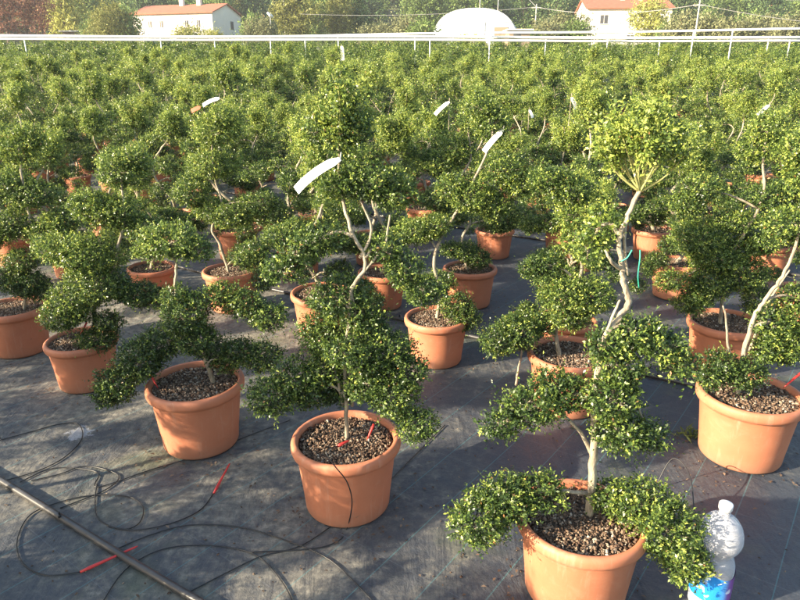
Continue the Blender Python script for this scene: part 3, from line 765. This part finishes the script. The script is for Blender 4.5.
def stake(parent, a, b):
    m = MB(); a = Vector(a); b = Vector(b); d = (b-a).normalized(); L = (b-a).length
    m.tube([a, a+d*L*.12, a+d*L*.14, a+d*L*.55, b-d*.01, b], [.004, .005, .0058, .0042, .0034, .0008], 8); m.build('drip_stake', 'red', parent, True)
def drip(pts, label, st=None, rad=.0021):
    P = [gp(*p) if len(p) == 2 else Vector(p) for p in pts]
    b = MB(); b.tube(smooth_path(P, 7), rad, 7); o = b.build('drip_tube', 'black', None, True); tagp(o, label, 'drip tube', 'thin black drip tubes')
    if st: stake(o, *[gp(*q, .007+.01*i) if len(q) == 2 else q for i, q in enumerate(st)])
    return o
drip([(0, 440), (30, 432), (60, 424), (78, 424), (82, 438), (66, 456), (40, 470), (0, 482)], 'thin black tube making a hook around the white mark')
drip([(97, 484), (95, 500), (98, 518), (120, 529), (138, 524), (143, 508), (130, 497), (95, 495), (60, 502), (30, 515), (17, 540), (22, 562), (45, 575), (80, 572)],
     'looped thin black tube ending in the long red stake that crosses the near pipe', [(80, 572), (138, 546)])
drip([(213, 494), (200, 510), (172, 523), (135, 530), (108, 526)], 'thin black tube ending in the short red stake in front of the low leaning shrub', [(214, 493), (230, 463)])
drip([(20, 482), (55, 468), (97, 472), (97, 487), (150, 470), (200, 455), (245, 437), (290, 420)], 'thin black tube running from the left to behind the centre pot')
drip([(60, 508), (105, 490), (118, 475), (86, 466), (60, 474), (30, 481)], 'thin black tube wound in a small tangle above the near pipe')
drip([(110, 552), (150, 535), (190, 525), (240, 527), (285, 540), (330, 560), (372, 600)], 'thin black tube curving to the right below the centre pot')
drip([(100, 606), (125, 570), (160, 550), (200, 545), (238, 549), (262, 559), (284, 585), (294, 606)], 'thin black tube bent in an arch at the bottom of the picture')
drip([(185, 594), (230, 571), (262, 556), (300, 546), (333, 525), (360, 506), (388, 482), (415, 455), (445, 425)], 'thin black tube crossing in front of the centre pot in a straight diagonal')
bl = B.location; r = .178
def pf(x, y, dY): return aty(x, y, bl.y+dY)[0]
drip([pf(338, 446, -.13)+Vector((0, 0, -.0)), pf(326, 451, -.20), pf(334, 465, -.215), pf(347, 482, -.205), pf(352, 503, -.19), gp(347, 528), gp(338, 541), gp(310, 549), gp(250, 552)],
     'thin black tube hanging over the rim of the centre pot', [pf(338, 446, -.13), pf(350, 440, -.10)])
drip([gp(655, 488), gp(668, 486)+Vector((0, 0, .12)), gp(686, 500)+Vector((0, 0, .10)), gp(695, 530)], 'thin black tube arching beside the plastic bottle')
for px, py, x2, y2, base, lab in ((374, 424, 367, 440, B, 'red drip stake standing in the centre pot'), (149, 372, 158, 388, C, 'red drip stake in the pot of the low leaning shrub'), (802, 372, 783, 388, D, 'red drip stake in the wide pot at the right edge'), (87, 322, 80, 335, H_, 'red drip stake in the pot of the broad S stemmed shrub')):
    a = aty(px, py, base.location.y-.02)[0]; bq = aty(x2, y2, base.location.y-.05)[0]; m_ = MB(); m_.tube([a, a.lerp(bq, .15), a.lerp(bq, .6), bq], [.004, .005, .004, .001], 8)
    tagp(m_.build('drip_stake', 'red', None, True), lab, 'drip stake', 'red drip stakes in pots')
# ------------------------------------------------------------------ bottle
bp = atz(716, 566, .12); cp = atz(725, 511, .335)
bt = empty('plastic_bottle', (cp.x, cp.y, 0)); tagp(bt, 'clear plastic bottle with white cap and blue label standing right of the front pot', 'bottle')
b = MB(); prof = [(.001, .010), (.03, .003), (.044, .006), (.050, .02), (.051, .05), (.049, .06), (.051, .07), (.051, .155), (.050, .165), (.044, .182), (.0375, .192), (.037, .197), (.041, .205), (.050, .219), (.056, .236), (.0572, .250), (.055, .270), (.048, .291), (.037, .308), (.023, .320), (.0145, .325), (.0135, .332), (.0135, .34), (.0165, .341), (.0165, .343), (.0125, .344), (.0125, .352)]
b.lathe(prof, 56)
v = np.array(b.v); th = np.arctan2(v[:, 1], v[:, 0]); wgt = np.exp(-((v[:, 2]-.18)/.035)**2); v[:, :2] *= (1+.03*wgt*np.sin(3*th+v[:, 2]*40))[:, None]
bt.scale = (1.07, 1.07, 1.0)
bo = mk('bottle_body', v, b.f, 'pet', bt, True)
sm = bo.modifiers.new('wall', 'SOLIDIFY'); sm.thickness = .0006; sm.offset = -1
b = MB(); b.lathe([(.001, .3605), (.0150, .3605), (.0168, .359), (.0172, .356), (.0172, .3445), (.0155, .344)], 40)
b.build('bottle_cap', 'cap', bt, True)
b = MB(); seg = 64; rows_ = 8
for j in range(rows_+1):
    for k in range(seg):
        t = 2*math.pi*k/seg; top = .150+.010*math.sin(2*t+.6); z = .062+(top-.062)*j/rows_; b.v.append((.0525*math.cos(t), .0525*math.sin(t), z))
for j in range(rows_):
    for k in range(seg): a = j*seg+k; c = j*seg+(k+1) % seg; b.f.append((a, c, c+seg, a+seg))
b.build('bottle_label', 'blabel', bt, True)

# ------------------------------------------------------------------ white rails over the back of the field
def gpt(px, py, Y): return aty(px, py, Y)[0]
def rail(pa, pb, Ya, Yb, rad, posts, label, gname='white raised pipes behind the field'):
    a = gpt(*pa, Ya); c = gpt(*pb, Yb); root = empty('raised_pipe', (a.x, a.y, g(a.y))); tagp(root, label, 'raised pipe', gname); o = Vector(root.location)
    b = MB(); n = 14; b.tube([a.lerp(c, i/n)-o+Vector((0, 0, -.03*math.sin(math.pi*i*2/n)**2)) for i in range(n+1)], rad, 10); b.build('pipe', 'whitepipe', root, True)
    for px in posts:
        # solve for the parameter whose projection is px
        lo, hi = 0.0, 1.0
        for _ in range(30):
            m_ = (lo+hi)/2
            if proj(a.lerp(c, m_))[0] < px: lo = m_
            else: hi = m_
        p = a.lerp(c, lo); b = MB(); b.tube([(p.x-o.x, p.y-o.y, g(p.y)-o.z), (p.x-o.x, p.y-o.y, p.z-o.z)], .015, 8); b.build('post', 'whitepipe', root, True)
rail((-40, 35.5), (840, 37.5), 21.5, 20, .04, [160, 270, 338, 415, 546, 608, 769], 'long white raised pipe on posts, the lower and straighter one, behind the field')
rail((150, 37), (840, 28), 23.5, 18, .03, [214, 490, 694, 733], 'white raised pipe climbing towards the right above the other two')
rail((-40, 38.5), (840, 40.8), 21.0, 19.5, .032, [24, 305, 430, 660, 790], 'white raised pipe lying lowest in front of the field end')

# ------------------------------------------------------------------ background buildings
def on(px, Y): p = gpt(px, 30, Y); return Vector((p.x, Y, g(Y)))
def house(x0, x1, Y, depth, eave, ridge, rz, label, wins, gable_wins=(), chim=2, lowwing=None):
    L = x1-x0; root = empty('house', (x0, Y, g(Y)-.3), rz); tagp(root, label, 'house')
    b = MB(); e, r = eave, ridge; h = depth/2
    b.add([(0, 0, 0), (L, 0, 0), (L, depth, 0), (0, depth, 0), (0, 0, e), (L, 0, e), (L, depth, e), (0, depth, e), (L, h, r), (0, h, r)],
          [(0, 1, 5, 4), (1, 2, 6, 8, 5), (2, 3, 7, 6), (3, 0, 4, 9, 7)]); b.build('wall', 'wall', root)
    b = MB(); o = .35
    for sgn, y0 in ((1, -o), (-1, depth+o)):
        z0 = e-o*(r-e)/h
        b.add([(-o, y0, z0+.02), (L+o, y0, z0+.02), (L+o, h, r+.02), (-o, h, r+.02), (-o, y0, z0+.2), (L+o, y0, z0+.2), (L+o, h, r+.2), (-o, h, r+.2)],
              [(0, 3, 2, 1), (4, 5, 6, 7), (0, 1, 5, 4), (2, 3, 7, 6), (1, 2, 6, 5), (3, 0, 4, 7)])
    rf = b.build('roof', 'roof', root)
    for k in range(chim):
        cx_ = L*(.45+.22*k); b = MB(); b.box((cx_, h-.9, r-.5), (cx_+.7, h-.3, r+1.0)); b.box((cx_-.1, h-1.0, r+1.0), (cx_+.8, h-.2, r+1.15)); b.build('chimney', 'wall', rf)
    for wx, wz, ww, wh in wins:
        b = MB(); b.box((wx, -.04, wz), (wx+ww, .05, wz+wh)); f = b.build('window', 'window', root)
        b = MB(); b.box((wx-.1, -.09, wz-.12), (wx+ww+.1, -.042, wz-.0)); b.box((wx+ww/2-.04, -.07, wz), (wx+ww/2+.04, -.042, wz+wh)); b.build('window_frame', 'wall', f)
    for wy, wz, ww, wh in gable_wins:
        b = MB(); b.box((L-.05, wy, wz), (L+.04, wy+ww, wz+wh)); b.build('window', 'window', root)
    return root
HY = 118
a = on(134, HY); c = on(217, HY)
hl = house(a.x, c.x+1.2, HY, 9, 5.0, 6.5, R(-17), 'long white house with red tiled roof and gable end, behind the field on the left', [(3, 2.9, .6, 1.0), (5.2, 2.9, .6, 1.0), (10, 2.9, .6, 1.0), (12.2, 2.9, .6, 1.0)], [(5.5, 2.7, .9, 1.3)], 2)
a = on(586, HY); c = on(668, HY)
house(a.x, c.x, HY, 10, 5.9, 7.6, R(-4), 'white house with red tiled roof half hidden by a yellow green tree, on the right', [(2.2, 3.6, 1.2, 1.3), (7.0, 3.6, 1.2, 1.3), (6.8, .8, 1.1, 1.0)], (), 2)
# polytunnel
TY = 100; a = on(432, TY); c = on(516, TY); W = c.x-a.x; root = empty('polytunnel', ((a.x+c.x)/2, TY, g(TY)-.2), R(-12)); tagp(root, 'white arched greenhouse tunnel between the two houses', 'greenhouse')
def arch(t): ang = math.pi*t; return (W/2*math.copysign(abs(math.cos(math.pi-ang))**.8, math.cos(math.pi-ang)), 5.2*math.sin(ang)**.7)
K = 24; b = MB()
for dep in (0, 14):
    for i in range(K+1): x, z = arch(i/K); b.v.append((x, dep*.9, z))
for i in range(K): b.f.append((i, i+1, i+K+2, i+K+1))
b.f.append(tuple(range(K+1))); b.f.append(tuple(range(K+1, 2*K+2))[::-1]); b.build('cover', 'film', root)
for dep in [1.4*i for i in range(0, 10)]:
    rb = MB(); rb.tube([(arch(i/K)[0]*1.004, dep*.9+.02, arch(i/K)[1]*1.004) for i in range(K+1)], .035, 5); rb.build('rib', 'galv', root)
b = MB(); b.box((W*.12, -.08, 0), (W*.13, -.02, 3.4)); b.box((W*.12, -.08, 3.3), (W*.44, -.02, 3.42)); b.build('door_frame', 'galv', root)
b = MB(); b.box((W*.24, -.1, .2), (W*.40, -.021, 2.7)); b.build('door', 'wood', root)
# low sheds and cars
def shed(px, Y, w, label):
    p = on(px, Y); root = empty('shed', p); tagp(root, label, 'shed'); b = MB(); b.box((-w/2, 0, 0), (w/2, 3, 1.9)); b.build('wall', 'wood', root)
    b = MB(); b.box((-w/2-.3, -.5, 1.9), (w/2+.3, 3.3, 2.05)); b.build('roof', 'wall', root); b = MB(); b.box((-w*.3, -.03, .1), (w*.05, .02, 1.7)); b.build('door', 'window', root)
shed(79, 95, 4.5, 'low shed with flat pale roof behind the white pipes at the left')
shed(520, 75, 2.2, 'small pale roofed shed just behind the white pipes below the tunnel')
def car(px, Y, rz, label):
    p = on(px, Y); root = empty('parked_car', p, rz); tagp(root, label, 'car'); b = MB()
    sec = [(-2.1, .35, .75), (-2.05, .3, .95), (-1.2, .3, 1.0), (-.6, .3, 1.45), (.9, .3, 1.48), (1.6, .3, 1.0), (2.1, .3, .9), (2.15, .35, .6)]
    for x, z0, z1 in sec: w_ = .85 if z1 < 1.2 else .68; b.v += [(x, -.87, z0), (x, .87, z0), (x, w_, z1), (x, -w_, z1)]
    for i in range(len(sec)-1):
        q = i*4
        for k in range(4): b.f.append((q+k, q+(k+1) % 4, q+4+(k+1) % 4, q+4+k))
    b.f += [(0, 3, 2, 1), (28, 29, 30, 31)]; b.build('body', 'carpaint', root)
    b = MB(); b.box((-.6, -.80, 1.02), (.95, -.74, 1.38)); b.build('side_window', 'window', root)
    for wx in (-1.3, 1.35):
        for wy in (-.9, .7):
            b = MB(); b.tube([(wx, wy, .32), (wx, wy+.2, .32)], .32, 16); b.build('wheel', 'tyre', root)
car(159, 108, .1, 'grey car parked in front of the long white house')
# poles and wires
def pole(px, Y, h, label, arm=False):
    p = on(px, Y); root = empty('utility_pole', p); tagp(root, label, 'utility pole', 'utility poles behind the field')
    b = MB(); b.tube([(0, 0, -.3), (0, 0, h)], [.10, .06], 10); b.build('post', 'conc', root, True); b = MB(); b.box((-.6, -.05, h-.5), (.6, .05, h-.38)); b.build('crossarm', 'conc', root); return p+Vector((0, 0, h-.35))
p1 = pole(285, 104, 11, 'slim tall pole left of the olive tree near the left house'); p2 = pole(479, 130, 12, 'pole behind the left half of the tunnel')
p3 = pole(497, 128, 14, 'taller pole behind the tunnel ridge'); p4 = pole(535, 92, 5.2, 'short pole right of the tunnel'); p5 = pole(545, 150, 12, 'distant pole between the tunnel and the right house')
p6 = pole(696, 70, 4.6, 'short pole standing right of the yellow green tree')
def wire(a, b, sag, label):
    m_ = MB(); m_.tube([a.lerp(b, i/14)+Vector((0, 0, -sag*4*(i/14)*(1-i/14))) for i in range(15)], .022, 5); tagp(m_.build('overhead_wire', 'wire', None), label, 'wire', 'overhead wires behind the field')
wire(gpt(300, 14, 95), p4, .5, 'wire running level from the left to the short pole right of the tunnel')
wire(p3, p4, .4, 'wire slanting down from the taller pole to the short one')
wire(p4, p6, .8, 'wire between the short pole and the pole right of the yellow tree')
wire(p6, gpt(860, 26, 68), .3, 'wire leaving the frame at the right above the pipes')
wire(p5, gpt(870, 0, 140), 1.2, 'high wire crossing the dark trees at the right')
p = on(271, 92); root = empty('panel_pole', p); tagp(root, 'thin pole with a tilted white panel right of the left house', 'panel pole'); b = MB(); b.tube([(0, 0, 0), (0, 0, 3.6)], .05, 8); b.build('post', 'galv', root); b = MB(); b.box((-.1, -.35, 3.6), (.1, .35, 3.68)); o = b.build('panel', 'whitepipe', root)  # pole carrying a tilted white sign panel, no lamp on it
o.data.transform(Matrix.Translation((0, 0, 3.9))@Matrix.Rotation(.9, 4, 'Y')@Matrix.Scale(3.0, 4)@Matrix.Translation((0, 0, -3.64)))

# ------------------------------------------------------------------ trees
def tree_proto(seed, kind, mname, H, W, leafsz):
    rng = np.random.default_rng(seed); random.seed(seed); root = empty('tree' if kind != 'bush' else 'bush', (0, 0, -80)); b = MB()
    z0 = {'tall': .18, 'round': .12, 'bush': .02, 'poplar': .15, 'pine': .1}[kind]*H; bl = []
    branch(b, [(0, 0, -.4), (rng.normal()*.1, rng.normal()*.1, H*.3), (rng.normal()*.3, rng.normal()*.3, H*.75)], .022*H+.04, .03, 8, 4, .02)
    n = {'bush': 12, 'round': 20, 'tall': 22, 'poplar': 16, 'pine': 18}[kind]
    for i in range(n):
        u = (i+.5)/n; z = z0+(H-z0)*(u*.92+.04)
        wf = {'bush': math.sqrt(max(.05, 1-(u*1.0)**2)), 'round': math.sin(math.pi*(u*.86+.1)), 'tall': math.sin(math.pi*(u*.8+.14))**.8, 'poplar': .75*math.sin(math.pi*(u*.85+.1))**.5, 'pine': 1.05-u*.95}[kind]
        a = i*2.4+rng.normal()*.4; rr = W/2*wf*rng.uniform(.35, .85); cz = np.array([rr*math.cos(a), rr*math.sin(a), z]); s = W*.17*rng.uniform(.7, 1.25)*(.6+.5*wf)
        bl.append((cz, np.array([s, s, s*.75]))); branch(b, [(0, 0, max(.1, z-.25*H*.5)), (cz[0]*.5, cz[1]*.5, z-.1*H*.3), tuple(cz)], .012*H*.6+.01, .01, 5, 2, .01)
    V, F, T = leaves(bl, leafsz, 1, .15, .15, rng, 1.5); mk('crown', V, F, mname, root, False, T); b.build('trunk', 'bark_dark', root, True)
    return root
protos = {}
for k, (kind, mname, H, W) in {'dark': ('tall', 'tree_dark', 10, 7.5), 'dark2': ('round', 'tree_dark', 9, 8), 'green': ('tall', 'tree_green', 10, 7), 'green2': ('round', 'tree_green', 8, 8), 'olive': ('round', 'tree_olive', 8, 7),
    'red': ('poplar', 'tree_red', 9, 5), 'yellow': ('round', 'tree_yellow', 6, 5.5), 'bush': ('bush', 'tree_green', 3, 4.2), 'goldbush': ('bush', 'tree_olive', 5, 7), 'scrub': ('bush', 'scrub', 2.6, 5), 'ybush': ('bush', 'tree_yellow', 2.6, 4), 'pine': ('pine', 'tree_dark', 11, 5.5)}.items():
    protos[k] = (tree_proto(hash(k) % 1 + len(protos)*13+5, kind, mname, H, W, .34 if kind != 'bush' else .24), H, W)
usedT = set(); random.seed(99)
def tree(k, px, Y, H, W, label, group='trees on the hillside behind the field', cat='tree'):
    src, h0, w0 = protos[k]
    if k in usedT: o = copy_tree(src)
    else: usedT.add(k); o = src
    p = on(px, Y); o.location = p; o.rotation_euler.z = random.uniform(0, 6.28); o.scale = (W/w0, W/w0, H/h0); tagp(o, label, cat, group); return o
tree('red', 6, 88, 8.5, 5, 'reddish autumn tree at the left edge of the picture'); tree('red', 26, 92, 8.5, 5.5, 'reddish autumn tree, second from the left edge'); tree('red', 42, 97, 8, 4, 'slim reddish tree next to the yellow green one')
tree('yellow', 66, 104, 9.5, 7, 'pale yellow green tree right of the red ones'); tree('green', 84, 120, 11, 8, 'light green tall tree behind the low shed')
tree('bush', 96, 90, 3.4, 4, 'dark low bush beside the low shed', cat='bush'); tree('goldbush', 112, 84, 4.9, 5.6, 'large round olive gold bush left of the long white house', cat='bush')
tree('bush', 125, 86, 4.5, 4.5, 'dark green side bush against the large round gold one', cat='bush')
tree('ybush', 190, 92, 2.4, 5, 'yellow flowering bush in front of the long white house', cat='bush'); tree('ybush', 212, 90, 2.0, 3, 'small yellow bush at the house corner', cat='bush')
tree('bush', 252, 96, 4.0, 4, 'green bush right of the long white house', cat='bush'); tree('scrub', 262, 90, 3.2, 4.5, 'grey green scrub under the tilted white panel', cat='bush')
tree('olive', 297, 100, 7.5, 6.5, 'olive yellow tree beside the slim tall pole'); tree('green2', 318, 118, 8, 7, 'green tree behind the olive yellow one')
tree('olive', 340, 104, 7.2, 5, 'olive tree between green ones left of centre'); tree('dark2', 352, 108, 7.5, 6, 'dark tree right of the narrower olive one left of centre')
for i, (px, Y, H, W, k) in enumerate([(380, 95, 2.6, 6, 'scrub'), (405, 92, 3.2, 6, 'scrub'), (424, 88, 3.0, 5, 'bush'), (545, 88, 2.8, 6, 'scrub'), (562, 92, 3.6, 7, 'scrub'), (575, 88, 3.0, 5, 'bush'), (528, 84, 2.2, 4, 'bush'), (470, 80, 1.4, 4, 'ybush'), (445, 80, 1.2, 3, 'bush'),
        (690, 86, 3.6, 6, 'scrub'), (715, 84, 3.1, 6, 'scrub'), (738, 82, 2.7, 6, 'scrub'), (762, 84, 3.2, 6, 'scrub'), (790, 80, 3.0, 6, 'scrub'), (820, 80, 3, 6, 'scrub'), (672, 92, 3, 5, 'bush'), (705, 95, 4, 5, 'bush'), (750, 95, 4, 6, 'bush'), (-20, 90, 4, 6, 'bush')]):
    tree(k, px, Y, H, W, 'low scrubby bush in the hedge line behind the white pipes', 'bushes of the hedge line', 'bush')
tree('yellow', 650, 106, 6.4, 5.8, 'bright yellow green tree in front of the right house')
tree('pine', 556, 135, 12, 6, 'dark conifer left of the right house')
kinds = ['dark', 'dark2', 'dark', 'green', 'green2', 'pine', 'dark2', 'olive', 'green']
for row, (Y, n) in enumerate(((142, 26), (156, 28), (172, 30), (190, 32), (212, 34), (238, 34))):
    for i in range(n):
        px = -90+980*(i+.5)/n+random.uniform(-14, 14)
        if row == 0 and (280 < px < 400): continue
        k = random.choice(kinds if px < 430 else ['dark', 'dark2', 'dark', 'dark2', 'pine', 'green', 'dark'])
        if 270 < px < 400 and random.random() < .6: k = random.choice(['olive', 'green2', 'yellow', 'green'])
        tree(k, px, Y+random.uniform(-5, 5), random.uniform(8, 12.5), random.uniform(7.5, 10.5), 'leafy tree in the wooded slope behind the houses', 'trees of the wooded slope')

# ------------------------------------------------------------------ light
w = bpy.data.worlds.new('World'); S.world = w; w.use_nodes = True; nt = w.node_tree; bg = nt.nodes['Background']
sk = nt.nodes.new('ShaderNodeTexSky'); sk.sky_type = 'NISHITA'; sk.sun_disc = False
SUN_AZ = Vector((-.93, -.37)).normalized(); EL = R(19.5)
sk.sun_elevation = EL; sk.sun_rotation = math.atan2(SUN_AZ.x, SUN_AZ.y) % (2*math.pi); sk.air_density = 1.2; sk.dust_density = 1.5
nt.links.new(sk.outputs[0], bg.inputs[0]); bg.inputs[1].default_value = .115
sl = bpy.data.lights.new('sun', 'SUN'); sl.energy = 5.0; sl.angle = R(.55); sl.color = (1.0, .85, .63)
so = bpy.data.objects.new('sun', sl); COL.objects.link(so)
tosun = Vector((SUN_AZ.x*math.cos(EL), SUN_AZ.y*math.cos(EL), math.sin(EL))); so.rotation_euler = (-tosun).to_track_quat('-Z', 'Y').to_euler(); so.location = tosun*60
vs = S.view_settings; vs.view_transform = 'Standard'; vs.look = 'None'; vs.gamma = 1; vs.use_curve_mapping = False; vs.exposure = 1.87
S.render.engine = 'CYCLES'; S.cycles.max_bounces = 8; S.cycles.transparent_max_bounces = 8
S.render.resolution_x = 1024; S.render.resolution_y = 768

# sunlit evening air
b = MB(); b.box((-300, -15, -1.5), (300, 420, 62)); hz = b.build('haze', 'haze'); tagp(hz, 'thin haze over the field and the wooded slope', 'haze', None, 'stuff')
